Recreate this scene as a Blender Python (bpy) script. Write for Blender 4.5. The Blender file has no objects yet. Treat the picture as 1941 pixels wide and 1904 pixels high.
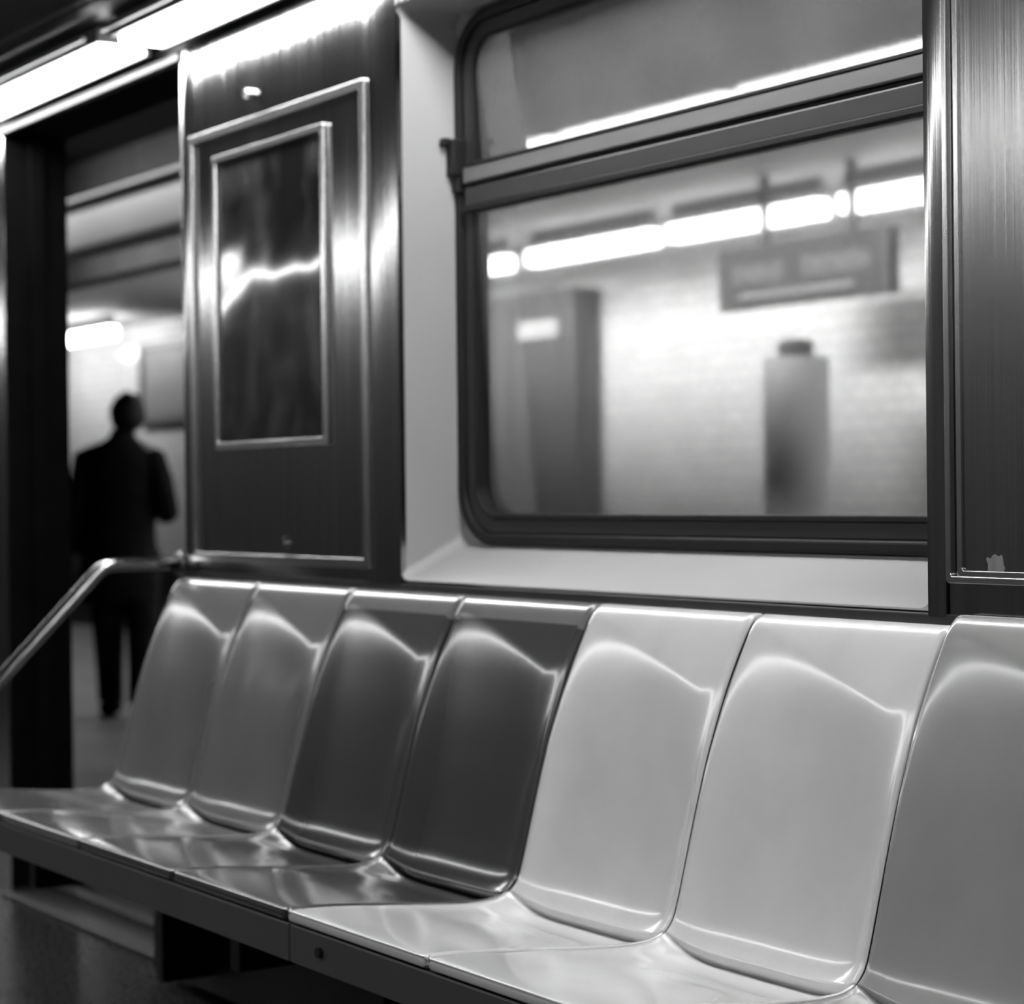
import bpy, bmesh, math, random
from mathutils import Vector, Matrix
random.seed(7)
S = bpy.context.scene
COL = S.collection

# ------------------------------------------------------------------ camera
F_PX = 4100.0
TAN = 2670.0 / F_PX
PHI = math.atan(TAN)
CP, SP = math.cos(PHI), math.sin(PHI)
ROLL, PITCH = 0.011, 0.0039
Fh = Vector((-CP, SP, 0)); Rh = Vector((SP, CP, 0)); Zu = Vector((0, 0, 1))
Fw = Fh * math.cos(PITCH) - Zu * math.sin(PITCH)
U0 = Zu * math.cos(PITCH) + Fh * math.sin(PITCH)
Rt = Rh * math.cos(ROLL) - U0 * math.sin(ROLL)
Up = U0 * math.cos(ROLL) + Rh * math.sin(ROLL)
cam_data = bpy.data.cameras.new('camera')
cam = bpy.data.objects.new('camera', cam_data)
COL.objects.link(cam)
m = Matrix((Rt, Up, -Fw)).transposed().to_4x4()
m.translation = Vector((0, 0, 1.135))
cam.matrix_world = m
cam_data.sensor_fit = 'HORIZONTAL'
cam_data.lens = 50
cam_data.sensor_width = 50 * 1941 / F_PX
cam_data.clip_start = 0.05
cam_data.clip_end = 100
cam_data.dof.use_dof = True
cam_data.dof.focus_distance = 2.95
cam_data.dof.aperture_fstop = 2.5
S.camera = cam

# ------------------------------------------------------------------ world, exposure, large lights
W = bpy.data.worlds.new('world'); S.world = W
W.use_nodes = True
W.node_tree.nodes['Background'].inputs[0].default_value = (0.01, 0.01, 0.01, 1)
W.node_tree.nodes['Background'].inputs[1].default_value = 0.1
S.view_settings.view_transform = 'Standard'
S.view_settings.look = 'None'
S.view_settings.exposure = 1.0
S.view_settings.gamma = 1.0
S.view_settings.use_curve_mapping = False
S.cycles.max_bounces = 10
S.cycles.transparent_max_bounces = 12
S.cycles.sample_clamp_indirect = 6.0
S.cycles.caustics_reflective = False
S.cycles.caustics_refractive = False
CAR_LAMP = 17.0          # radiance of the fluorescent diffusers in the car
PLAT_LAMP = 10.0          # radiance of the tubes over the platform

def area(name, loc, size, sizey, power, rot=(0, 0, 0), spread=180):
    d = bpy.data.lights.new(name, 'AREA'); d.shape = 'RECTANGLE'
    d.size = size; d.size_y = sizey; d.energy = power; d.spread = math.radians(spread)
    o = bpy.data.objects.new(name, d); COL.objects.link(o)
    o.location = loc; o.rotation_euler = rot
    return o
# added fill light, unseen above the platform edge, brightens the tiled wall
area('platform_wall_fill', (-7.6, 2.75, 3.25), 12, 0.7, 400, (math.radians(79), 0, 0), 46)

# ------------------------------------------------------------------ materials
def _n(nt, t, **kw):
    n = nt.nodes.new(t)
    for k, v in kw.items(): setattr(n, k, v)
    return n
def mat(name, g, rough=0.5, metal=0.0, spec=0.5, coat=0.0, var=0.06, scale=(12, 12, 12),
        bump=0.0, bscale=None, aniso=0.0, rvar=0.0, coat_rough=0.05):
    M = bpy.data.materials.new(name); M.use_nodes = True
    nt = M.node_tree; b = nt.nodes['Principled BSDF']
    tc = _n(nt, 'ShaderNodeTexCoord'); mp = _n(nt, 'ShaderNodeMapping')
    mp.inputs['Scale'].default_value = scale
    nt.links.new(tc.outputs['Object'], mp.inputs['Vector'])
    nz = _n(nt, 'ShaderNodeTexNoise'); nz.inputs['Scale'].default_value = 1.0
    nz.inputs['Detail'].default_value = 4
    nt.links.new(mp.outputs[0], nz.inputs['Vector'])
    mr = _n(nt, 'ShaderNodeMapRange')
    mr.inputs['From Min'].default_value = 0.25; mr.inputs['From Max'].default_value = 0.75
    mr.inputs['To Min'].default_value = g * (1 - var); mr.inputs['To Max'].default_value = g * (1 + var)
    nt.links.new(nz.outputs['Fac'], mr.inputs['Value'])
    cb = _n(nt, 'ShaderNodeCombineColor')
    for i in range(3): nt.links.new(mr.outputs[0], cb.inputs[i])
    nt.links.new(cb.outputs[0], b.inputs['Base Color'])
    b.inputs['Roughness'].default_value = rough
    b.inputs['Metallic'].default_value = metal
    b.inputs['Specular IOR Level'].default_value = spec
    b.inputs['Coat Weight'].default_value = coat
    b.inputs['Coat Roughness'].default_value = coat_rough
    if rvar:
        r2 = _n(nt, 'ShaderNodeMapRange')
        r2.inputs['From Min'].default_value = 0.3; r2.inputs['From Max'].default_value = 0.7
        r2.inputs['To Min'].default_value = max(0.02, rough - rvar); r2.inputs['To Max'].default_value = rough + rvar
        nt.links.new(nz.outputs['Fac'], r2.inputs['Value']); nt.links.new(r2.outputs[0], b.inputs['Roughness'])
    if aniso:
        b.inputs['Anisotropic'].default_value = aniso
        b.inputs['Anisotropic Rotation'].default_value = 0.25
        t = _n(nt, 'ShaderNodeTangent', direction_type='RADIAL', axis='Z')
        nt.links.new(t.outputs[0], b.inputs['Tangent'])
    if bump:
        nb = nz
        if bscale:
            mp2 = _n(nt, 'ShaderNodeMapping'); mp2.inputs['Scale'].default_value = bscale
            nt.links.new(tc.outputs['Object'], mp2.inputs['Vector'])
            nb = _n(nt, 'ShaderNodeTexNoise'); nb.inputs['Scale'].default_value = 1.0; nb.inputs['Detail'].default_value = 3
            nt.links.new(mp2.outputs[0], nb.inputs['Vector'])
        bp = _n(nt, 'ShaderNodeBump'); bp.inputs['Strength'].default_value = bump
        bp.inputs['Distance'].default_value = 0.002
        nt.links.new(nb.outputs['Fac'], bp.inputs['Height'])
        nt.links.new(bp.outputs[0], b.inputs['Normal'])
    return M
def emit(name, g, e):
    M = bpy.data.materials.new(name); M.use_nodes = True
    b = M.node_tree.nodes['Principled BSDF']
    b.inputs['Base Color'].default_value = (g, g, g, 1)
    b.inputs['Emission Color'].default_value = (1, 1, 1, 1)
    b.inputs['Emission Strength'].default_value = e
    return M
def glass(name, haze=0.0, gloss=1.0):
    M = bpy.data.materials.new(name); M.use_nodes = True
    nt = M.node_tree; nt.nodes.clear()
    out = _n(nt, 'ShaderNodeOutputMaterial')
    tr = _n(nt, 'ShaderNodeBsdfTransparent'); tr.inputs[0].default_value = (0.93, 0.93, 0.93, 1)
    gl = _n(nt, 'ShaderNodeBsdfGlossy'); gl.inputs['Roughness'].default_value = 0.03
    fr = _n(nt, 'ShaderNodeFresnel'); fr.inputs['IOR'].default_value = 1.45
    mu = _n(nt, 'ShaderNodeMath', operation='MULTIPLY'); mu.inputs[1].default_value = gloss
    nt.links.new(fr.outputs[0], mu.inputs[0])
    mx = _n(nt, 'ShaderNodeMixShader')
    nt.links.new(mu.outputs[0], mx.inputs[0]); nt.links.new(tr.outputs[0], mx.inputs[1]); nt.links.new(gl.outputs[0], mx.inputs[2])
    last = mx
    if haze:   # dust film, raised on the upper pane to paint in its pale wash
        df = _n(nt, 'ShaderNodeBsdfDiffuse'); df.inputs[0].default_value = (0.6, 0.6, 0.6, 1)
        tc = _n(nt, 'ShaderNodeTexCoord'); nz = _n(nt, 'ShaderNodeTexNoise'); nz.inputs['Scale'].default_value = 5
        nt.links.new(tc.outputs['Object'], nz.inputs['Vector'])
        mr = _n(nt, 'ShaderNodeMapRange'); mr.inputs['To Min'].default_value = haze * 0.6; mr.inputs['To Max'].default_value = haze * 1.4
        nt.links.new(nz.outputs['Fac'], mr.inputs['Value'])
        m2 = _n(nt, 'ShaderNodeMixShader')
        nt.links.new(mr.outputs[0], m2.inputs[0]); nt.links.new(mx.outputs[0], m2.inputs[1]); nt.links.new(df.outputs[0], m2.inputs[2])
        last = m2
    nt.links.new(last.outputs[0], out.inputs[0])
    return M

STEEL = mat('brushed_steel', 0.36, 0.13, 1.0, var=0.18, scale=(60, 60, 0.8), bump=0.25, bscale=(160, 160, 0.7), aniso=0.45, rvar=0.02)
BEAD = mat('polished_steel', 0.62, 0.22, 1.0, var=0.05, scale=(20, 20, 20))
CHROME = mat('rail_steel', 0.36, 0.16, 1.0, var=0.06, scale=(30, 30, 30))
FIBER = mat('painted_fibreglass', 0.37, 0.42, var=0.03, scale=(6, 6, 6), bump=0.08, bscale=(90, 90, 90))
RUBBER = mat('black_rubber', 0.012, 0.55, var=0.2, scale=(30, 30, 30), spec=0.3)
DARKALU = mat('dark_aluminium', 0.05, 0.42, 0.4, var=0.1, scale=(8, 40, 40))
SASHALU = mat('sash_aluminium', 0.22, 0.40, 0.5, var=0.08, scale=(8, 40, 40))
CEIL = mat('ceiling_panel', 0.035, 0.5, var=0.1)
HOUS = mat('lamp_housing', 0.10, 0.4, 0.3, var=0.1)
CARWALL = mat('wall_laminate', 0.05, 0.5, var=0.1)
CARFLOOR = mat('speckled_car_floor', 0.014, 0.28, var=0.8, scale=(90, 90, 90), rvar=0.05, spec=0.2)
BLACK = mat('black_jamb', 0.004, 0.9, var=0.3, spec=0.02)
DIFF = emit('lamp_diffuser', 0.8, CAR_LAMP)
DIFF_DIM = emit('dimmed_lamp_diffuser', 0.7, CAR_LAMP * 0.68)  # opposite row dimmed to balance light between seat backs and pans
PLAMP = emit('platform_tube', 0.8, PLAT_LAMP)
GLASS = glass('window_glass', 0.03, 0.8)
UGLASS = glass('upper_window_glass', 0.17, 2.2)  # haze raised for a pale wash, gloss boosted for the lamp reflection

# ------------------------------------------------------------------ helpers
def add_box(bm, x0, x1, y0, y1, z0, z1):
    vs = [bm.verts.new((x, y, z)) for x in (x0, x1) for y in (y0, y1) for z in (z0, z1)]
    f = [(0, 1, 3, 2), (4, 6, 7, 5), (0, 4, 5, 1), (2, 3, 7, 6), (0, 2, 6, 4), (1, 5, 7, 3)]
    for q in f: bm.faces.new([vs[i] for i in q])
def boxes(*bs):
    bm = bmesh.new()
    for b in bs: add_box(bm, *b)
    return bm
def obj(name, bm, material, parent=None, smooth=False, bevel=0.0, seg=2, **props):
    bmesh.ops.recalc_face_normals(bm, faces=bm.faces)
    me = bpy.data.meshes.new(name); bm.to_mesh(me); bm.free()
    me.materials.append(material)
    o = bpy.data.objects.new(name, me); COL.objects.link(o)
    if smooth:
        for p in me.polygons: p.use_smooth = True
    if bevel:
        md = o.modifiers.new('bevel', 'BEVEL'); md.width = bevel; md.segments = seg; md.limit_method = 'ANGLE'
        md.harden_normals = False
    if parent:
        o.parent = parent
        o.matrix_parent_inverse = Matrix.Translation(-Vector(parent.location)) if parent.location.length else Matrix()
    for k, v in props.items(): o[k] = v
    return o
def struct(name, bm, material, parent=None, **kw):
    o = obj(name, bm, material, parent, **kw)
    if not parent: o['kind'] = 'structure'
    return o
def thing(name, loc, label, cat, group=None):
    o = bpy.data.objects.new(name, None); COL.objects.link(o)
    o.location = loc; o.empty_display_size = 0.1
    o['label'] = label; o['category'] = cat
    if group: o['group'] = group
    return o
def tag(o, label, cat, group=None):
    o['label'] = label; o['category'] = cat
    if group: o['group'] = group
    return o
def rrect(x0, x1, z0, z1, r, n=8):
    pts = []
    for cx, cz, a0 in ((x1 - r, z1 - r, 0), (x0 + r, z1 - r, 90), (x0 + r, z0 + r, 180), (x1 - r, z0 + r, 270)):
        for i in range(n + 1):
            a = math.radians(a0 + 90 * i / n)
            pts.append((cx + r * math.cos(a), cz + r * math.sin(a)))
    return pts
def ring(outer, inner, y0, y1):
    """frame between two rounded outlines, y0 = face towards the car, y1 = back"""
    bm = bmesh.new(); n = len(outer)
    L = []
    for pts, y in ((outer, y0), (inner, y0), (inner, y1), (outer, y1)):
        L.append([bm.verts.new((p[0], y, p[1])) for p in pts])
    for a in range(4):
        A, B = L[a], L[(a + 1) % 4]
        for i in range(n):
            j = (i + 1) % n
            bm.faces.new((A[i], A[j], B[j], B[i]))
    return bm
def prism(pts, y0, y1):
    bm = bmesh.new()
    a = [bm.verts.new((p[0], y0, p[1])) for p in pts]; b = [bm.verts.new((p[0], y1, p[1])) for p in pts]
    bm.faces.new(a); bm.faces.new(b[::-1])
    n = len(pts)
    for i in range(n):
        j = (i + 1) % n
        bm.faces.new((a[i], b[i], b[j], a[j]))
    return bm
def tube_bm(path, r, n=14):
    bm = bmesh.new(); rings = []
    P = [Vector(p) for p in path]
    for i, p in enumerate(P):
        t = (P[min(i + 1, len(P) - 1)] - P[max(i - 1, 0)]).normalized()
        a = t.cross(Vector((1, 0, 0)))
        if a.length < 0.1: a = t.cross(Vector((0, 0, 1)))
        a.normalize(); b = t.cross(a)
        rings.append([bm.verts.new(p + r * (a * math.cos(2 * math.pi * k / n) + b * math.sin(2 * math.pi * k / n))) for k in range(n)])
    for A, B in zip(rings, rings[1:]):
        for k in range(n):
            bm.faces.new((A[k], A[(k + 1) % n], B[(k + 1) % n], B[k]))
    bm.faces.new(rings[0][::-1]); bm.faces.new(rings[-1])
    return bm
def cyl(x, y, z, r, axis, length, n=20):
    d = {'x': Vector((length, 0, 0)), 'y': Vector((0, length, 0)), 'z': Vector((0, 0, length))}[axis]
    c = Vector((x, y, z)); return tube_bm([c, c + d], r, n)
def sst(a, b, x):
    t = max(0.0, min(1.0, (x - a) / (b - a))); return t * t * (3 - 2 * t)

# ================================================================== the car shell
X0, X1 = -15.2, 1.6          # car length that is built
YW = 2.17                   # face of the steel wall lining
YB = -0.45                  # wall behind the camera
DOORL, DOORR = -5.985, -4.755
WL, WR = -3.735, -2.245     # window recess opening
WZ0, WZ1 = 0.965, 2.11

struct('floor', boxes((X0, X1, YB, YW + 0.19, -0.06, 0.0)), CARFLOOR)
# side wall core with the doorway and the window opening left free
struct('wall_front', boxes(
    (X0, DOORL - 0.001, YW + 0.012, YW + 0.19, 0, 2.5),
    (DOORL - 0.001, DOORR + 0.001, YW + 0.012, YW + 0.19, 2.19, 2.5),
    (DOORR + 0.001, WL - 0.002, YW + 0.012, YW + 0.19, 0, 2.5),
    (WL - 0.002, WR + 0.002, YW + 0.012, YW + 0.19, 0, WZ0 - 0.004),
    (WL - 0.002, WR + 0.002, YW + 0.012, YW + 0.19, WZ1 + 0.004, 2.5),
    (WR + 0.002, X1, YW + 0.012, YW + 0.19, 0, 2.5)), CARWALL)
struct('wall_back', boxes((X0, X1, YB - 0.1, YB, 0, 2.5)), CARWALL)
struct('wall_left', boxes((X0 - 0.1, X0, YB, YW + 0.19, 0, 2.5)), CARWALL)
struct('wall_right', boxes((X1, X1 + 0.1, YB, YW + 0.19, 0, 2.5)), CARWALL)

# ceiling: dark flat centre with sloping card coves on both sides
def ceiling():
    bm = bmesh.new()
    prof = [(YW + 0.19, 2.5), (YW + 0.012, 2.30), (1.975, 2.262), (1.90, 2.262), (1.55, 2.42), (0.86, 2.45)]
    prof = prof + [(1.72 - y, z) for y, z in prof[-2::-1]]
    a = [bm.verts.new((X0, y, z)) for y, z in prof]; b = [bm.verts.new((X1, y, z)) for y, z in prof]
    for i in range(len(prof) - 1): bm.faces.new((a[i], a[i + 1], b[i + 1], b[i]))
    return bm
ce = struct('ceiling', ceiling(), CEIL)
ce.modifiers.new('solid', 'SOLIDIFY').thickness = 0.02
# thin rails on the card cove, seen as faint lines
for i, (y, z, w) in enumerate(((1.875, 2.268, 0.006), (1.76, 2.318, 0.005), (1.62, 2.383, 0.005))):
    struct('trim_%d' % (20 + i), boxes((X0, X1, y, y + w, z - 0.006, z + 0.004)), HOUS)

# ---- fluorescent fixtures, two rows
def lamp(x0, x1, side, label):
    f = (lambda y: y) if side > 0 else (lambda y: 1.72 - y)
    def yy(a, b): return (min(f(a), f(b)), max(f(a), f(b)))
    t = thing('ceiling_lamp', ((x0 + x1) / 2, f(2.07), 2.215), label, 'ceiling light', 'fluorescent ceiling lights')
    y0, y1 = yy(1.995, 2.14)
    obj('housing', boxes((x0 - 0.015, x1 + 0.015, y0, y1, 2.222, 2.262)), HOUS, t, bevel=0.004)
    y0, y1 = yy(2.014, 2.124)
    obj('diffuser', boxes((x0, x1, y0, y1, 2.205, 2.2215)), DIFF if side > 0 else DIFF_DIM, t, bevel=0.006, seg=3)
    y0, y1 = yy(1.962, 1.976)
    obj('reflector_lip', boxes((x0 - 0.0, x1 + 0.0, y0, y1, 2.226, 2.236)), SASHALU, t, bevel=0.003)
    y0, y1 = yy(2.1245, 2.1375)
    obj('skirt', boxes((x0 - 0.01, x1 + 0.01, y0, y1, 2.2015, 2.222)), HOUS, t, bevel=0.002)  # opaque strip added to keep lamp light off the wall lining
xs = [(-5.98 - 1.11 * k, -4.87 - 1.11 * k) for k in range(8, 0, -1)]
xs = [(a, b - 0.1) for a, b in xs] + [(-5.98, -4.87), (-4.765, -3.655), (-3.555, -2.445), (-2.345, -1.235), (-1.135, -0.025), (0.075, 1.2)]
where = {8: 'fluorescent ceiling light over the open door, left one of the two in view',
         9: 'fluorescent ceiling light over the steel map panel, right one of the two in view'}
for i, (a, b) in enumerate(xs):
    for s in (1, -1):
        if s > 0 and i in where: lb = where[i]
        elif s > 0: lb = 'fluorescent ceiling light further along the row over the seats, outside the picture'
        else: lb = 'fluorescent ceiling light of the opposite row, seen only as reflections'
        lamp(a, b, s, lb)
# cove strip that closes the gap between lamps and wall lining, and door header trim
struct('trim_1', boxes((X0, X1, 2.139, YW + 0.012, 2.235, 2.262)), HOUS)
struct('trim_2', boxes((X0, X1, YW - 0.002, YW + 0.012, 2.205, 2.24)), HOUS)
struct('trim_3', boxes((DOORL - 0.02, DOORR + 0.004, YW - 0.012, YW + 0.012, 2.175, 2.199)), DARKALU, bevel=0.004)

# ---- steel linings
def lining(name, x0, x1, z0, z1):
    return struct(name, boxes((x0, x1, YW, YW + 0.012, z0, z1)), STEEL, bevel=0.0015)
lining('trim_4', -4.698, -3.872, 0.955, 2.205)            # sheet of the left bay
def post(name, x0, x1, z0, z1, sag=0.0022):               # slightly bowed cover strip
    bm = bmesh.new(); n = 10; pts = []
    for i in range(n + 1):
        u = i / n; pts.append((x0 + (x1 - x0) * u, YW - 0.004 - sag * math.sin(math.pi * u)))
    a = [bm.verts.new((p[0], p[1], z0)) for p in pts]; b = [bm.verts.new((p[0], p[1], z1)) for p in pts]
    for i in range(n): bm.faces.new((a[i], a[i + 1], b[i + 1], b[i]))
    for q in ((0, 1), (n, -1)):
        v0 = bm.verts.new((pts[q[0]][0], YW + 0.012, z0)); v1 = bm.verts.new((pts[q[0]][0], YW + 0.012, z1))
        bm.faces.new((a[q[0]], b[q[0]], v1, v0))
    return struct(name, bm, STEEL, smooth=False)
post('trim_5', -4.757, -4.700, 0.955, 2.2)
post('trim_6', -3.870, -3.732, 0.955, 2.205)
post('trim_7', -2.248, -2.212, 0.955, 2.205)
lining('trim_8', -2.2115, -0.30, 0.955, 2.205)
lining('trim_9', X0, DOORL, 0.0, 2.205)
lining('trim_10', -0.298, X1, 0.955, 2.205)
lining('trim_11', -3.732, -2.248, 2.112, 2.205)

# ---- doorway
struct('door_1', boxes(
    (DOORL - 0.001, DOORL + 0.004, YW + 0.002, YW + 0.19, 0.02, 2.19),
    (DOORR - 0.004, DOORR + 0.001, YW + 0.014, YW + 0.19, 0.02, 2.19),
    (DOORL, DOORR, YW + 0.012, YW + 0.19, 2.178, 2.19)), BLACK)
# leading edges of the two retracted door leaves
struct('door_2', boxes((DOORL + 0.004, DOORL + 0.030, YW + 0.07, YW + 0.115, 0.025, 2.17)), BLACK, bevel=0.006)
struct('trim_12', boxes((DOORL + 0.005, DOORR - 0.005, YW - 0.03, YW - 0.012, 0.0005, 0.012), (DOORL + 0.005, DOORR - 0.005, YW + 0.0, YW + 0.18, 0.0005, 0.009),
       (DOORL + 0.005, DOORR - 0.005, YW + 0.09, YW + 0.1, 0.009, 0.03)), DARKALU, bevel=0.002)

# ---- window recess: a moulded surround that narrows towards the window
def surround():
    bm = bmesh.new(); N = 10
    lv = [(YW - 0.002, rrect(WL, WR, WZ0, WZ1, 0.022, N)), (YW + 0.008, rrect(WL + 0.003, WR - 0.003, WZ0 + 0.004, WZ1 - 0.003, 0.024, N)),
          (YW + 0.135, rrect(WL + 0.004, WR - 0.004, 1.028, WZ1 - 0.006, 0.035, N)), (YW + 0.150, rrect(WL + 0.016, WR - 0.016, 1.042, WZ1 - 0.016, 0.05, N)),
          (YW + 0.150, rrect(WL + 0.030, WR - 0.030, 1.062, WZ1 - 0.03, 0.09, N))]
    L = [[bm.verts.new((p[0], y, p[1])) for p in pts] for y, pts in lv]
    n = len(L[0])
    for A, B in zip(L, L[1:]):
        for i in range(n): bm.faces.new((A[i], A[(i + 1) % n], B[(i + 1) % n], B[i]))
    return bm
sur = struct('trim_13', surround(), FIBER, smooth=True)
sur.modifiers.new('es', 'EDGE_SPLIT').split_angle = math.radians(40)

# ledge gasket between seat tops and recess
struct('trim_14', boxes((DOORR, X1, YW - 0.004, YW + 0.012, 0.925, 0.9585)), DARKALU, bevel=0.002)

win = bpy.data.objects.new('window_1', None); COL.objects.link(win)
win.location = ((WL + WR) / 2, YW + 0.15, 1.03); win['kind'] = 'structure'
FX0, FX1, FZ0, FZ1 = WL + 0.003, WR - 0.003, 1.034, 2.098
obj('gasket', ring(rrect(FX0, FX1, FZ0, FZ1, 0.115, 14), rrect(FX0 + 0.022, FX1 - 0.022, FZ0 + 0.022, FZ1 - 0.02, 0.098, 14), YW + 0.128, YW + 0.165), RUBBER, win, bevel=0.006, seg=3)
obj('window_frame', ring(rrect(FX0 + 0.022, FX1 - 0.022, FZ0 + 0.022, FZ1 - 0.02, 0.098, 14), rrect(FX0 + 0.056, FX1 - 0.056, FZ0 + 0.050, FZ1 - 0.048, 0.072, 14), YW + 0.138, YW + 0.168), DARKALU, win, bevel=0.003)
obj('glazing_seal', ring(rrect(FX0 + 0.056, FX1 - 0.056, FZ0 + 0.050, FZ1 - 0.048, 0.072, 14), rrect(FX0 + 0.066, FX1 - 0.066, FZ0 + 0.060, FZ1 - 0.058, 0.062, 14), YW + 0.134, YW + 0.168), RUBBER, win, bevel=0.002)
GX0, GX1 = FX0 + 0.060, FX1 - 0.060
obj('transom_bar', boxes((GX0 - 0.02, GX1 + 0.02, YW + 0.128, YW + 0.166, 1.712, 1.749)), DARKALU, win, bevel=0.003)
obj('transom_seal', boxes((GX0 - 0.02, GX1 + 0.02, YW + 0.122, YW + 0.166, 1.700, 1.713), (GX0 - 0.02, GX1 + 0.02, YW + 0.136, YW + 0.166, 1.749, 1.758)), RUBBER, win, bevel=0.002)
obj('sash_rail', boxes((GX0 - 0.02, GX1 + 0.02, YW + 0.124, YW + 0.150, 1.758, 1.790)), SASHALU, win, bevel=0.003)
obj('sash_seal', boxes((GX0 - 0.01, GX1 + 0.01, YW + 0.122, YW + 0.150, 1.790, 1.7965)), RUBBER, win, bevel=0.001)
def pane(name, z0, z1, tilt, mt):
    bm = bmesh.new(); y = YW + 0.150
    pts = rrect(GX0 - 0.004, GX1 + 0.004, z0, z1, 0.05 if z0 < 1.5 else 0.05, 6)
    for d in (0, 0.005):
        pass
    y += (z1 - z0) * tilt * 0.35; f0 = [bm.verts.new((p[0], y - (p[1] - z0) * tilt, p[1])) for p in pts]
    f1 = [bm.verts.new((p[0], y + 0.005 - (p[1] - z0) * tilt, p[1])) for p in pts]
    bm.faces.new(f0); bm.faces.new(f1[::-1]); n = len(pts)
    for i in range(n): bm.faces.new((f0[i], f1[i], f1[(i + 1) % n], f0[(i + 1) % n]))
    return obj(name, bm, mt, win)
pane('lower_pane', FZ0 + 0.05, 1.72, 0.040, GLASS)
pane('upper_pane', 1.78, FZ1 - 0.05, 0.067, UGLASS)
lt = boxes((WL + 0.0045, WL + 0.034, YW + 0.108, YW + 0.142, 1.775, 1.85), (WL + 0.008, WL + 0.026, YW + 0.09, YW + 0.112, 1.835, 1.852),
           (WL + 0.010, WL + 0.030, YW + 0.118, YW + 0.14, 1.74, 1.777))
obj('latch', lt, RUBBER, win, bevel=0.005, seg=3)

# ================================================================== steel panels with map frame
def rect_ring(x0, x1, z0, z1, w, y0, y1):
    return ring(rrect(x0, x1, z0, z1, 0.006, 3), rrect(x0 + w, x1 - w, z0 + w, z1 - w, 0.004, 3), y0, y1)
mp = thing('map_panel', (-4.285, YW, 1.49), 'brushed steel wall panel with a framed dark poster between open door and window', 'wall panel')
obj('outer_frame', rect_ring(-4.700, -3.852, 0.985, 1.985, 0.020, YW - 0.012, YW - 0.0005), BEAD, mp, bevel=0.005, seg=3)
obj('panel_sheet', boxes((-4.682, -3.870, YW - 0.004, YW - 0.0005, 1.003, 1.967)), STEEL, mp)
obj('poster_frame', rect_ring(-4.565, -4.022, 1.243, 1.920, 0.016, YW - 0.015, YW - 0.0045), BEAD, mp, bevel=0.004, seg=3)
# poster: a dark photograph, soft grey shapes
def poster_mat():
    M = mat('dark_poster', 0.012, 0.09, spec=1.0, var=0.0, bump=0.0)
    nt = M.node_tree; b = nt.nodes['Principled BSDF']
    tc = _n(nt, 'ShaderNodeTexCoord')
    mpg = _n(nt, 'ShaderNodeMapping'); mpg.inputs['Scale'].default_value = (7, 7, 4)
    nz = _n(nt, 'ShaderNodeTexNoise'); nz.inputs['Scale'].default_value = 1; nz.inputs['Detail'].default_value = 5
    nt.links.new(tc.outputs['Object'], mpg.inputs[0]); nt.links.new(mpg.outputs[0], nz.inputs['Vector'])
    cr = _n(nt, 'ShaderNodeValToRGB')
    cr.color_ramp.elements[0].position = 0.48; cr.color_ramp.elements[0].color = (0.012, 0.012, 0.012, 1)
    cr.color_ramp.elements[1].position = 0.75; cr.color_ramp.elements[1].color = (0.10, 0.10, 0.10, 1)
    nt.links.new(nz.outputs['Fac'], cr.inputs[0]); nt.links.new(cr.outputs[0], b.inputs['Base Color'])
    # buckled sheet: long soft waves
    n2 = _n(nt, 'ShaderNodeTexNoise'); n2.inputs['Scale'].default_value = 4.6; n2.inputs['Detail'].default_value = 0.5
    nt.links.new(tc.outputs['Object'], n2.inputs['Vector'])
    bp = _n(nt, 'ShaderNodeBump'); bp.inputs['Strength'].default_value = 1.0; bp.inputs['Distance'].default_value = 0.009
    nt.links.new(n2.outputs['Fac'], bp.inputs['Height']); nt.links.new(bp.outputs[0], b.inputs['Normal'])
    return M
obj('poster', boxes((-4.552, -4.035, YW - 0.008, YW - 0.0045, 1.256, 1.907)), poster_mat(), mp, label='dark glossy poster behind clear cover')
lk = obj('panel_lock', cyl(-4.393, YW - 0.014, 2.040, 0.011, 'y', 0.0135), BEAD)
tag(lk, 'small round lock on the steel wall above the framed poster', 'lock')
lk = obj('panel_lock', cyl(-4.240, YW - 0.013, 1.032, 0.014, 'y', 0.0085), CHROME)
tag(lk, 'small round lock low on the steel panel under the framed poster', 'lock')

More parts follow.
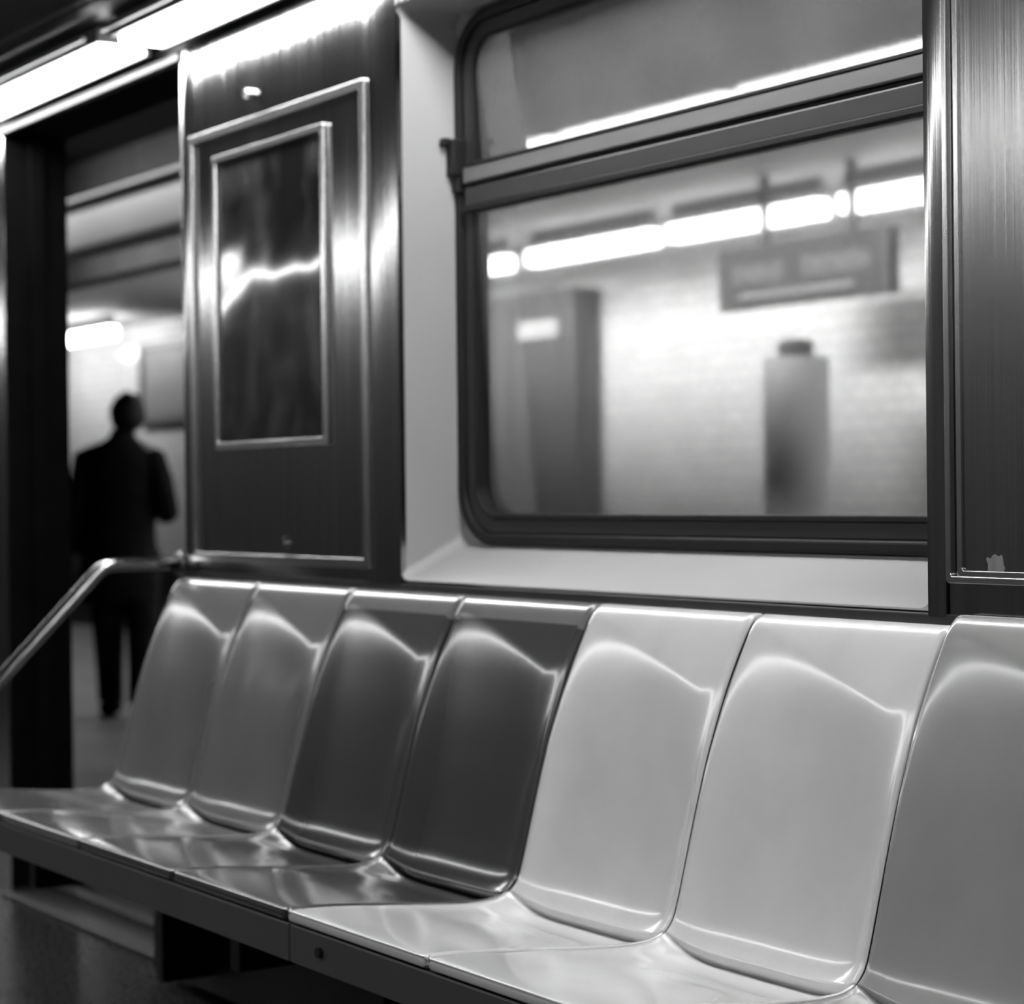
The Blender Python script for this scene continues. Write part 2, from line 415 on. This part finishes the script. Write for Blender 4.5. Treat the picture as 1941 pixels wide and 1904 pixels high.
rp = thing('access_panel', (-1.6, YW, 1.5), 'dark brushed steel panel with thin bright bead at the right edge', 'wall panel')
obj('outer_frame', rect_ring(-2.206, -1.02, 1.003, 1.985, 0.010, YW - 0.011, YW - 0.0005), BEAD, rp, bevel=0.003, seg=3)
obj('inner_frame', rect_ring(-2.186, -1.04, 1.012, 1.965, 0.009, YW - 0.008, YW - 0.0005), BEAD, rp, bevel=0.003, seg=3)
def scuffed():
    M = mat('scuffed_steel', 0.32, 0.17, 1.0, var=0.2, scale=(60, 60, 0.8), bump=0.25, bscale=(160, 160, 0.7), aniso=0.75)
    nt = M.node_tree; b = nt.nodes['Principled BSDF']
    tc = _n(nt, 'ShaderNodeTexCoord'); mg = _n(nt, 'ShaderNodeMapping')
    # torn sticker residue low in the corner
    mg.inputs['Location'].default_value = (-0.0, 0, 0)
    vm = _n(nt, 'ShaderNodeVectorMath', operation='DISTANCE'); vm.inputs[1].default_value = (-2.117 , YW, 1.028)
    nz = _n(nt, 'ShaderNodeTexNoise'); nz.inputs['Scale'].default_value = 90
    nt.links.new(tc.outputs['Object'], vm.inputs[0]); nt.links.new(tc.outputs['Object'], nz.inputs['Vector'])
    ad = _n(nt, 'ShaderNodeMath', operation='MULTIPLY_ADD'); ad.inputs[1].default_value = 0.02
    nt.links.new(nz.outputs['Fac'], ad.inputs[0]); nt.links.new(vm.outputs['Value'], ad.inputs[2])
    lt_ = _n(nt, 'ShaderNodeMath', operation='LESS_THAN'); lt_.inputs[1].default_value = 0.0265
    nt.links.new(ad.outputs[0], lt_.inputs[0])
    inv = _n(nt, 'ShaderNodeMath', operation='SUBTRACT'); inv.inputs[0].default_value = 1.0
    nt.links.new(lt_.outputs[0], inv.inputs[1]); nt.links.new(inv.outputs[0], b.inputs['Metallic'])
    return M
obj('panel_sheet', boxes((-2.178, -1.048, YW - 0.004, YW - 0.0005, 1.020, 1.957)), scuffed(), rp)

# ================================================================== seats
def catmull(P, n):
    out = []
    Q = [P[0]] + P + [P[-1]]
    for i in range(1, len(Q) - 2):
        a, b, c, d = (Vector(q) for q in Q[i - 1:i + 3])
        for k in range(n):
            t = k / n
            out.append(0.5 * ((2 * b) + (c - a) * t + (2 * a - 5 * b + 4 * c - d) * t * t + (3 * b - a - 3 * c + d) * t ** 3))
    out.append(Vector(P[-1])); return out
PROF = catmull([(1.556, 0.468), (1.546, 0.470), (1.5425, 0.475), (1.5435, 0.483), (1.551, 0.4885), (1.62, 0.486), (1.72, 0.478), (1.82, 0.470), (1.90, 0.467), (1.945, 0.472),
                (1.968, 0.490), (1.980, 0.522), (1.996, 0.580), (2.018, 0.66), (2.043, 0.74), (2.074, 0.82), (2.102, 0.880), (2.124, 0.920), (2.137, 0.937), (2.150, 0.944), (2.163, 0.944)], 8)
ARC = [0.0]
for a, b in zip(PROF, PROF[1:]): ARC.append(ARC[-1] + (b - a).length)
JUNC = next(i for i, p in enumerate(PROF) if p.x > 1.955)        # pan / back split
NORM = []
for i in range(len(PROF)):
    t = (PROF[min(i + 1, len(PROF) - 1)] - PROF[max(i - 1, 0)]).normalized()
    NORM.append(Vector((-t.y, t.x)))       # points up / towards the sitter
S_LIP = ARC[next(i for i, p in enumerate(PROF) if p.x > 1.56 and i > 12)]
S_J = ARC[JUNC]; S_T = ARC[next(i for i, p in enumerate(PROF) if p.y > 0.93)]
def seat_surface(x0, x1, i0, i1, lift=0.0):
    bm = bmesh.new(); NX = 56; w = x1 - x0; rows = []; rim = set()
    for i in range(i0, i1 + 1):
        s = ARC[i]; p = PROF[i]; n = NORM[i]; row = []
        for k in range(NX + 1):
            u = k / NX
            if k in (0, NX): u = k / NX
            x = x0 + 0.0024 + (w - 0.0048) * u
            e = min(u, 1 - u) * w                       # distance to the nearer seam
            # scooped bowl: depth in the back, shallower in the pan
            if s > S_J:
                a = (s - S_J) / (S_T - S_J)
                # broad bowl that deepens downwards, with rounded corners under the flared top
                rr = 0.03; qx = e + 0.03; qz = S_T - 0.006 - s
                if qx < rr and qz < rr: di = rr - math.hypot(rr - qx, rr - qz)
                else: di = min(qx, qz)
                h = max(0.0, S_T + 0.012 - s - 0.145 * u * (1 - 0.25 * sst(0.85, 1.0, u)))  # hollow skewed sideways, shaped to place the lamp highlight
                g = BOWL * (1 - math.exp(-(h / 0.15) ** 1.25))
                d = g * (1 - abs(2 * u - 1) ** (8.0 if u < 0.5 else 5.0)) * sst(0.0, 0.022, di)
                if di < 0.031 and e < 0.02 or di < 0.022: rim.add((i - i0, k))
            else:
                a = (S_J - s) / (S_J - S_LIP)
                f = max(0.0, 1 - a)
                d = (BOWL * 0.97 * f ** 4.5 + 0.016 * f ** 1.3) * (1 - abs(2 * u - 1) ** (8.0 if u < 0.5 else 5.0)) if s > S_LIP else 0
                if a < 0.0: d = BOWL * (1 - abs(2 * u - 1) ** (8.0 if u < 0.5 else 5.0))
            # moulded roll at the seams
            d += 0.006 * (1 - sst(0.0, 0.007, e))
            q = p - n * d
            row.append(bm.verts.new((x, q.x, q.y + lift * sst(S_J, S_T, s))))
        rows.append(row)
    for q, (A, B) in enumerate(zip(rows, rows[1:])):
        for k in range(NX):
            f = bm.faces.new((A[k], A[k + 1], B[k + 1], B[k]))
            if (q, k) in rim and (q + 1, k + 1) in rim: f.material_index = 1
    return bm
BOWL = 0.036
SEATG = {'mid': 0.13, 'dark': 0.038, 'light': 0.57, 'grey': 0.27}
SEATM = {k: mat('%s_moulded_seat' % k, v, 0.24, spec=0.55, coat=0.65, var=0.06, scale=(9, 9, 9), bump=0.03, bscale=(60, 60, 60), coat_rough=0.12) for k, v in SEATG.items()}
seams = [-4.748, -4.318, -3.890, -3.460, -3.030, -2.603, -2.178, -1.748]
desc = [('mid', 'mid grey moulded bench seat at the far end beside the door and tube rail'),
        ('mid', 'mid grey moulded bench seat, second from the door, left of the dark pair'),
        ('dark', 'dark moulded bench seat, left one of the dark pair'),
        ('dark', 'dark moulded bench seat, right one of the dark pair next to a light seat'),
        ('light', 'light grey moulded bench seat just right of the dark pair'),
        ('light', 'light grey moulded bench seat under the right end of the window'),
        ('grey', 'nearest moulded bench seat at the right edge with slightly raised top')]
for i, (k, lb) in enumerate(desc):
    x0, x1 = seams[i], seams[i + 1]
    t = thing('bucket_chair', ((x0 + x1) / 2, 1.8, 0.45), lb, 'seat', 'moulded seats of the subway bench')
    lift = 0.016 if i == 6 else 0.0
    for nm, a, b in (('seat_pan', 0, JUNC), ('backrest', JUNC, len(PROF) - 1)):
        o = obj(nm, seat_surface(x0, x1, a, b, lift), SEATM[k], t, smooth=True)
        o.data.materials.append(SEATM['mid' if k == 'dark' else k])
        # shell thickness, behind the visible face
        sd = o.modifiers.new('shell', 'SOLIDIFY'); sd.thickness = 0.003; sd.offset = -1
# orientation check for the shells is done by recalc; force outward faces towards the sitter
for o in [o for o in COL.objects if o.name.split('.')[0] in ('seat_pan', 'backrest')]:
    me = o.data; up = sum((p.normal.z - p.normal.y) * p.area for p in me.polygons)
    if up < 0: me.flip_normals()

bf = thing('bench_frame', (-3.25, 1.9, 0), 'black steel support box and rails under the long bench', 'bench frame')
FR = mat('black_painted_steel', 0.012, 0.5, var=0.2)
obj('front_rail', boxes((-4.70, -1.76, 1.60, 1.66, 0.385, 0.43)), FR, bf, bevel=0.004)
AP = mat('bench_front_strip', 0.065, 0.45, var=0.08, scale=(4, 4, 4))
obj('front_apron', boxes((-4.746, -3.032, 1.548, 1.60, 0.405, 0.466)), AP, bf, bevel=0.003)
obj('front_apron', boxes((-3.028, -1.750, 1.548, 1.60, 0.405, 0.466)), AP, bf, bevel=0.003)
obj('apron_bolt', cyl(-2.925, 1.541, 0.438, 0.008, 'y', 0.007), RUBBER, bf)
obj('rear_box', boxes((-4.755, -1.76, 2.07, 2.165, 0.02, 0.36)), FR, bf, bevel=0.004)
for x in (-4.45, -3.46, -2.60, -1.80):
    obj('bracket', boxes((x - 0.02, x + 0.02, 1.66, 2.07, 0.30, 0.40), (x - 0.02, x + 0.02, 1.95, 2.07, 0.06, 0.30)), FR, bf, bevel=0.003)

# seat end rail
XR = -4.790
pts = [(XR, 2.170, 0.976), (XR, 2.08, 0.977), (XR, 2.010, 0.977)]
for i in range(7):
    a = math.radians(45 * i / 6); R = 0.07
    pts.append((XR, 2.000 - R * math.sin(a), 0.977 - R * (1 - math.cos(a))))
pts += [(XR, 1.80, 0.977 - 0.0205 - 0.1505), (XR, 1.62, 0.6255), (XR, 1.56, 0.565), (XR, 1.535, 0.53), (XR, 1.527, 0.50), (XR, 1.525, 0.02)]
rl = thing('seat_end_rail', (XR, 1.85, 0.0), 'bent steel tube rail at the door end of the bench', 'handrail')
obj('tube', tube_bm(pts, 0.0155, 18), CHROME, rl, smooth=True)
obj('wall_flange', cyl(XR, 2.158, 0.976, 0.030, 'y', 0.0135), CHROME, rl, bevel=0.003)
obj('floor_flange', cyl(XR, 1.525, 0.0005, 0.032, 'z', 0.012), CHROME, rl, bevel=0.003)

# ================================================================== station
TILE = mat('white_glazed_tile', 0.62, 0.12, var=0.03, scale=(2, 2, 2), spec=0.15)
def tile_lines(M):
    nt = M.node_tree; b = nt.nodes['Principled BSDF']
    tc = _n(nt, 'ShaderNodeTexCoord'); mg = _n(nt, 'ShaderNodeMapping'); mg.inputs['Rotation'].default_value = (math.radians(90), 0, 0)
    br = _n(nt, 'ShaderNodeTexBrick'); br.inputs['Scale'].default_value = 1; br.inputs['Brick Width'].default_value = 0.15
    br.inputs['Row Height'].default_value = 0.075; br.inputs['Mortar Size'].default_value = 0.003
    br.inputs['Color1'].default_value = (0.64, 0.64, 0.64, 1); br.inputs['Color2'].default_value = (0.58, 0.58, 0.58, 1); br.inputs['Mortar'].default_value = (0.3, 0.3, 0.3, 1)
    nt.links.new(tc.outputs['Object'], mg.inputs[0]); nt.links.new(mg.outputs[0], br.inputs['Vector']); nt.links.new(br.outputs['Color'], b.inputs['Base Color'])
tile_lines(TILE)
PLATF = mat('platform_concrete', 0.13, 0.6, var=0.25, scale=(2, 2, 2))
SOFF = mat('soffit_plaster', 0.45, 0.7, var=0.06, scale=(1, 1, 1))
DKC = mat('dark_station_ceiling', 0.01, 0.9, var=0.3, spec=0.1)
GIRD = mat('painted_girder', 0.07, 0.5, var=0.1, scale=(2, 6, 6))
WAIN = mat('dark_base_tile', 0.02, 0.3, var=0.2)
COLM = mat('painted_column', 0.10, 0.4, var=0.15, scale=(6, 6, 1))
PX0, PX1, PY = -27.0, 2.0, 7.35
struct('platform_floor', boxes((PX0, PX1, YW + 0.25, PY, -0.2, 0.0)), PLATF)
struct('wall_platform', boxes((PX0, PX1, PY, PY + 0.2, 0.0, 2.6)), TILE)
struct('baseboard_platform', boxes((PX0, PX1, PY - 0.03, PY - 0.001, 0.0, 0.64)), WAIN)
struct('soffit', boxes((PX0, PX1, 5.75, PY + 0.2, 2.60, 2.85)), SOFF)
struct('station_ceiling', boxes((PX0, PX1, YW + 0.6, 5.75, 3.4, 3.5)), DKC)
struct('wall_end', boxes((PX0 - 0.2, PX0, YW + 0.25, PY, 0, 3.5)), DKC)
gd = obj('platform_girder', boxes((PX0, PX1, 3.98, 4.02, 2.33, 2.56), (PX0, PX1, 3.90, 4.10, 2.32, 2.335), (PX0, PX1, 3.90, 4.10, 2.555, 2.57)), GIRD)
gd['kind'] = 'structure'
struct('ceiling_girder', boxes((PX0, PX1, 5.55, 5.75, 2.60, 3.4)), DKC)

def tube_lamp(x0, x1, y, z, label):
    t = thing('platform_lamp', ((x0 + x1) / 2, y, z), label, 'ceiling light', 'fluorescent lights along the platform')
    obj('housing', boxes((x0 + 0.02, x1 - 0.02, y - 0.02, y + 0.02, z + 0.055, 2.5995)), SASHALU, t)
    obj('tube', boxes((x0, x1, y - 0.05, y + 0.05, z - 0.035, z + 0.055)), PLAMP, t, bevel=0.015, seg=3)
tx = [(-19.4, -18.15), (-18.0, -16.75), (-13.6, -12.3), (-12.0, -10.75), (-10.5, -9.3), (-9.15, -7.95), (-7.8, -6.6), (-6.45, -5.2)]
lbl = ['platform fluorescent light seen at the left edge of the doorway', 'platform fluorescent light seen above the walking person',
       'platform fluorescent light hidden behind the steel panel', 'platform fluorescent light just behind the window post at left',
       'platform fluorescent light at the left in the window, above the dark column', 'platform fluorescent light in the middle of the window',
       'platform fluorescent light above the hanging sign', 'platform fluorescent light at the right edge of the window']
for (a, b), l in zip(tx, lbl): tube_lamp(a * 0.965, b * 0.965, 6.75, 2.445, l)

# H section columns
def column(name, x, y, w, d, m, label, top=2.60, cat='column'):
    bm = boxes((x - w / 2, x + w / 2, y - d / 2, y - d / 2 + 0.03, 0, top), (x - w / 2, x + w / 2, y + d / 2 - 0.03, y + d / 2, 0, top),
               (x - 0.015, x + 0.015, y - d / 2 + 0.03, y + d / 2 - 0.03, 0, top))
    return tag(obj(name, bm, m, bevel=0.004), label, cat)
kb = thing('service_booth', (-11.0, 7.15, 0), 'dark grey metal booth against the tiled wall, left edge of the window view', 'booth')
BOO = mat('booth_metal', 0.10, 0.45, var=0.15, scale=(3, 3, 1))
obj('body', boxes((-12.6, -10.31, 7.15, 7.34, 0, 2.33)), COLM, kb, bevel=0.01)
obj('side_panel', boxes((-12.4, -10.98, 7.135, 7.15, 0.05, 2.25)), BOO, kb, bevel=0.006)
obj('door_panel', boxes((-10.93, -10.62, 7.138, 7.15, 0.05, 1.95)), COLM, kb, bevel=0.006)
obj('cover_plate', boxes((-10.80, -10.68, 7.125, 7.137, 1.45, 1.85)), BOO, kb, bevel=0.006)
obj('number_plate', boxes((-10.86, -10.45, 7.13, 7.149, 2.05, 2.16)), SOFF, kb, bevel=0.004)
WHC = mat('white_painted_column', 0.85, 0.5, var=0.08, scale=(3, 3, 1))
c2 = thing('platform_post', (-7.53, 6.45, 0), 'slim pale post with dark cap on the platform under the hanging sign', 'post')
obj('shaft', cyl(-7.53, 6.45, 0.0, 0.15, 'z', 1.74), WHC, c2, smooth=False)
obj('cap', cyl(-7.53, 6.45, 1.74, 0.085, 'z', 0.08), COLM, c2, bevel=0.03, seg=3)

# hanging sign
SIGN = mat('sign_enamel', 0.08, 0.4, var=0.1, scale=(4, 4, 4)); LET = mat('sign_lettering', 0.26, 0.5)
sg = thing('platform_sign', (-7.52, 6.5, 2.1), 'dark hanging station sign with a pale line of lettering seen through the window', 'sign')
obj('board', boxes((-8.10, -6.94, 6.46, 6.54, 1.99, 2.28)), SIGN, sg, bevel=0.008)
for x in (-7.8, -7.2): obj('hanger', boxes((x - 0.02, x + 0.02, 6.485, 6.515, 2.28, 2.60)), COLM, sg)
# lettering: the photo shows only a soft row of upright strokes, in two groups
bm = bmesh.new(); x = -7.98
for k, w in enumerate((0.05, 0.055, 0.045, 0.06, 0.05, None, 0.055, 0.05, 0.06, 0.045, 0.05, 0.055)):
    if w is None: x += 0.13; continue
    add_box(bm, x, x + 0.014, 6.455, 6.4595, 2.10, 2.19)
    add_box(bm, x + w - 0.012, x + w, 6.455, 6.4595, 2.10, 2.19)
    if k % 2: add_box(bm, x + 0.015, x + w - 0.013, 6.455, 6.4595, 2.14, 2.152)
    else: add_box(bm, x + 0.015, x + w - 0.013, 6.455, 6.4595, 2.178, 2.19)
    x += w + 0.022
obj('lettering', bm, LET, sg)
obj('lower_band', boxes((-7.95, -7.15, 6.455, 6.4595, 2.035, 2.06)), LET, sg)
# row of lower wall sign beyond the door
wb = thing('wall_billboard', (-15.6, 7.33, 2.08), 'grey framed billboard on the tiled wall right of the person', 'billboard')
BILL = mat('billboard_print', 0.17, 0.5, var=0.3, scale=(2, 2, 3))
obj('frame', rect_ring(-16.95, -14.4, 1.74, 2.42, 0.05, 7.30, 7.348), COLM, wb)
obj('print', boxes((-16.9, -14.45, 7.325, 7.345, 1.79, 2.37)), BILL, wb)
# loudspeaker at the girder
sp = thing('platform_speaker', (-4.79, 3.93, 2.35), 'dark box fixture under the platform girder seen through the upper pane', 'speaker')
obj('case', boxes((-4.92, -4.66, 3.80, 3.898, 2.275, 2.415)), COLM, sp, bevel=0.015)
obj('grille', boxes((-4.89, -4.69, 3.793, 3.7995, 2.33, 2.36)), GIRD, sp)
obj('bracket', boxes((-4.81, -4.77, 3.82, 3.975, 2.415, 2.45)), COLM, sp)

# ================================================================== person walking away on the platform
PO = Vector((-10.45, 4.42, 0)); PR = Vector((0.546, 0.838, 0)); PA = Vector((-0.838, 0.546, 0))
def L(lx, ly, z): return PO + PR * lx + PA * ly + Vector((0, 0, z))
def skin(name, V, E, root, material, parent=None, sub=2):
    me = bpy.data.meshes.new(name); me.from_pydata([L(*v[:3]) for v in V], E, [])
    me.materials.append(material)
    o = bpy.data.objects.new(name, me); COL.objects.link(o)
    sk = o.modifiers.new('skin', 'SKIN'); sk.use_smooth_shade = True
    for i, v in enumerate(V):
        d = me.skin_vertices[0].data[i]; r = v[3]
        d.radius = (r, r) if not isinstance(r, tuple) else r
        d.use_root = (i == root)
    ss = o.modifiers.new('sub', 'SUBSURF'); ss.levels = ss.render_levels = sub
    if parent:
        o.parent = parent
    return o
SKINM = mat('person_skin', 0.30, 0.5); CLOTH = mat('dark_wool', 0.008, 0.9, var=0.3, spec=0.1); HAIR = mat('dark_hair', 0.006, 0.7, spec=0.2)
V = [(0, 0, .90, .12), (0, 0, 1.05, .115), (-.01, 0, 1.22, .13), (-.01, -.01, 1.36, .09), (0, 0, 1.45, .055), (.018, .01, 1.54, .072), (.025, .005, 1.605, .078), (.025, 0, 1.645, .05),
     (-.09, 0, .86, .085), (-.095, .02, .48, .055), (-.095, .06, .10, .042), (-.10, .16, .045, .035),
     (.085, 0, .86, .085), (.085, -.02, .48, .055), (.085, -.10, .11, .042), (.09, -.01, .045, .035),
     (-.175, 0, 1.37, .055), (-.225, -.02, 1.10, .042), (-.245, .03, .87, .030), (-.25, .04, .80, .033),
     (.145, 0, 1.37, .055), (.215, -.03, 1.09, .042), (.17, .18, 1.06, .030), (.14, .26, 1.07, .033),
     (.030, .085, 1.575, .016)]
E = [(0, 1), (1, 2), (2, 3), (3, 4), (4, 5), (5, 6), (6, 7), (0, 8), (8, 9), (9, 10), (10, 11), (0, 12), (12, 13), (13, 14), (14, 15),
     (3, 16), (16, 17), (17, 18), (18, 19), (3, 20), (20, 21), (21, 22), (22, 23), (6, 24)]
def fingers(palm, down):
    p = V[palm]
    for k, (off, ln) in enumerate(((-.024, .065), (-.008, .078), (.008, .074), (.024, .058))):
        a = len(V)
        if down:
            V.append((p[0] + .004, p[1] + off, p[2] - .045, .010)); V.append((p[0] + .012, p[1] + off, p[2] - .045 - ln * .55, .009)); V.append((p[0] + .024, p[1] + off, p[2] - .045 - ln * .95, .008))
        else:
            V.append((p[0] - .02, p[1] + .035, p[2] + off, .010)); V.append((p[0] - .045, p[1] + .045, p[2] + off, .009)); V.append((p[0] - .06, p[1] + .02, p[2] + off, .008))
        E.extend([(palm, a), (a, a + 1), (a + 1, a + 2)])
    a = len(V)
    if down: V.append((p[0] + .01, p[1] + .040, p[2] - .01, .011)); V.append((p[0] + .02, p[1] + .052, p[2] - .045, .009))
    else: V.append((p[0] + .0, p[1] + .03, p[2] + .04, .011)); V.append((p[0] - .02, p[1] + .05, p[2] + .055, .009))
    E.extend([(palm, a), (a, a + 1)])
fingers(19, True); fingers(23, False)
body = skin('person', V, E, 0, SKINM)
tag(body, 'person in dark coat walking away on the platform, seen through the open door', 'person')
def loft(bm, rings, n=20):
    R = []
    for (cx, cy, cz, rx, ry) in rings:
        R.append([bm.verts.new(L(cx + rx * math.cos(2 * math.pi * k / n), cy + ry * math.sin(2 * math.pi * k / n), cz)) for k in range(n)])
    for A, B in zip(R, R[1:]):
        for k in range(n): bm.faces.new((A[k], A[(k + 1) % n], B[(k + 1) % n], B[k]))
    bm.faces.new(R[0]); bm.faces.new(R[-1][::-1])
def limb(bm, pts, n=14):
    R = []; P = [L(*p[:3]) for p in pts]
    for i, p in enumerate(P):
        t = (P[min(i + 1, len(P) - 1)] - P[max(i - 1, 0)]).normalized()
        a = t.cross(PR).normalized() if abs(t.dot(PR)) < 0.9 else t.cross(Zu).normalized()
        b = t.cross(a)
        R.append([bm.verts.new(p + pts[i][3] * (a * math.cos(2 * math.pi * k / n) + b * math.sin(2 * math.pi * k / n))) for k in range(n)])
    for A, B in zip(R, R[1:]):
        for k in range(n): bm.faces.new((A[k], A[(k + 1) % n], B[(k + 1) % n], B[k]))
    bm.faces.new(R[0]); bm.faces.new(R[-1][::-1])
bm = bmesh.new()
loft(bm, [(-.035, 0, .60, .205, .15), (-.035, 0, .62, .212, .155), (-.03, 0, .80, .200, .145), (-.02, 0, .95, .180, .13), (-.015, 0, 1.10, .182, .125), (-.02, 0, 1.25, .195, .13),
          (-.022, -.01, 1.34, .190, .12), (-.022, -.01, 1.385, .160, .10), (-.015, -.01, 1.42, .105, .085), (-.008, -.005, 1.45, .070, .07), (-.004, 0, 1.49, .060, .062)])
limb(bm, [(-.13, 0, 1.375, .050), (-.195, 0, 1.335, .072), (-.215, -.01, 1.22, .068), (-.238, -.02, 1.10, .060), (-.250, .0, .98, .054), (-.252, .03, .86, .048)])
limb(bm, [(.09, 0, 1.375, .050), (.145, 0, 1.335, .072), (.185, -.015, 1.22, .070), (.215, -.035, 1.10, .062), (.222, -.01, 1.055, .058), (.20, .06, 1.05, .054), (.16, .19, 1.06, .046)])
coat = obj('coat', bm, CLOTH, body, smooth=True)
bm = bmesh.new()
limb(bm, [(-.08, 0, .86, .11), (-.09, 0, .70, .10), (-.097, .02, .48, .082), (-.097, .05, .25, .070), (-.097, .065, .085, .066)])
limb(bm, [(.07, 0, .86, .11), (.08, -.01, .70, .10), (.087, -.02, .48, .082), (.087, -.05, .25, .070), (.087, -.09, .085, .066)])
obj('trousers', bm, CLOTH, body, smooth=True)
for a, b in ((-.10, .10), (.09, -.05)):
    bm = bmesh.new()
    limb(bm, [(a, b - .12, .05, .030), (a, b - .10, .050, .048), (a, b, .050, .050), (a, b + .10, .045, .044), (a, b + .16, .038, .034), (a, b + .175, .036, .018)])
    obj('shoe', bm, BLACK, body, smooth=True)
bm = bmesh.new(); bmesh.ops.create_icosphere(bm, subdivisions=3, radius=1.0)
for v in bm.verts:
    c = v.co.copy(); k = 1 + 0.06 * math.sin(c.x * 9 + 2) * math.sin(c.z * 8) + random.uniform(-.03, .03)
    ry = .088 if c.y > 0 else .112
    zz = 1.575 + c.z * .108 * k
    if c.y > 0.35: zz = max(zz, 1.60)
    v.co = L(.022 + c.x * .094 * k, -.012 + c.y * ry * k, zz)
obj('hair', bm, HAIR, body, smooth=True)
for c in body.children: c.matrix_parent_inverse = Matrix()
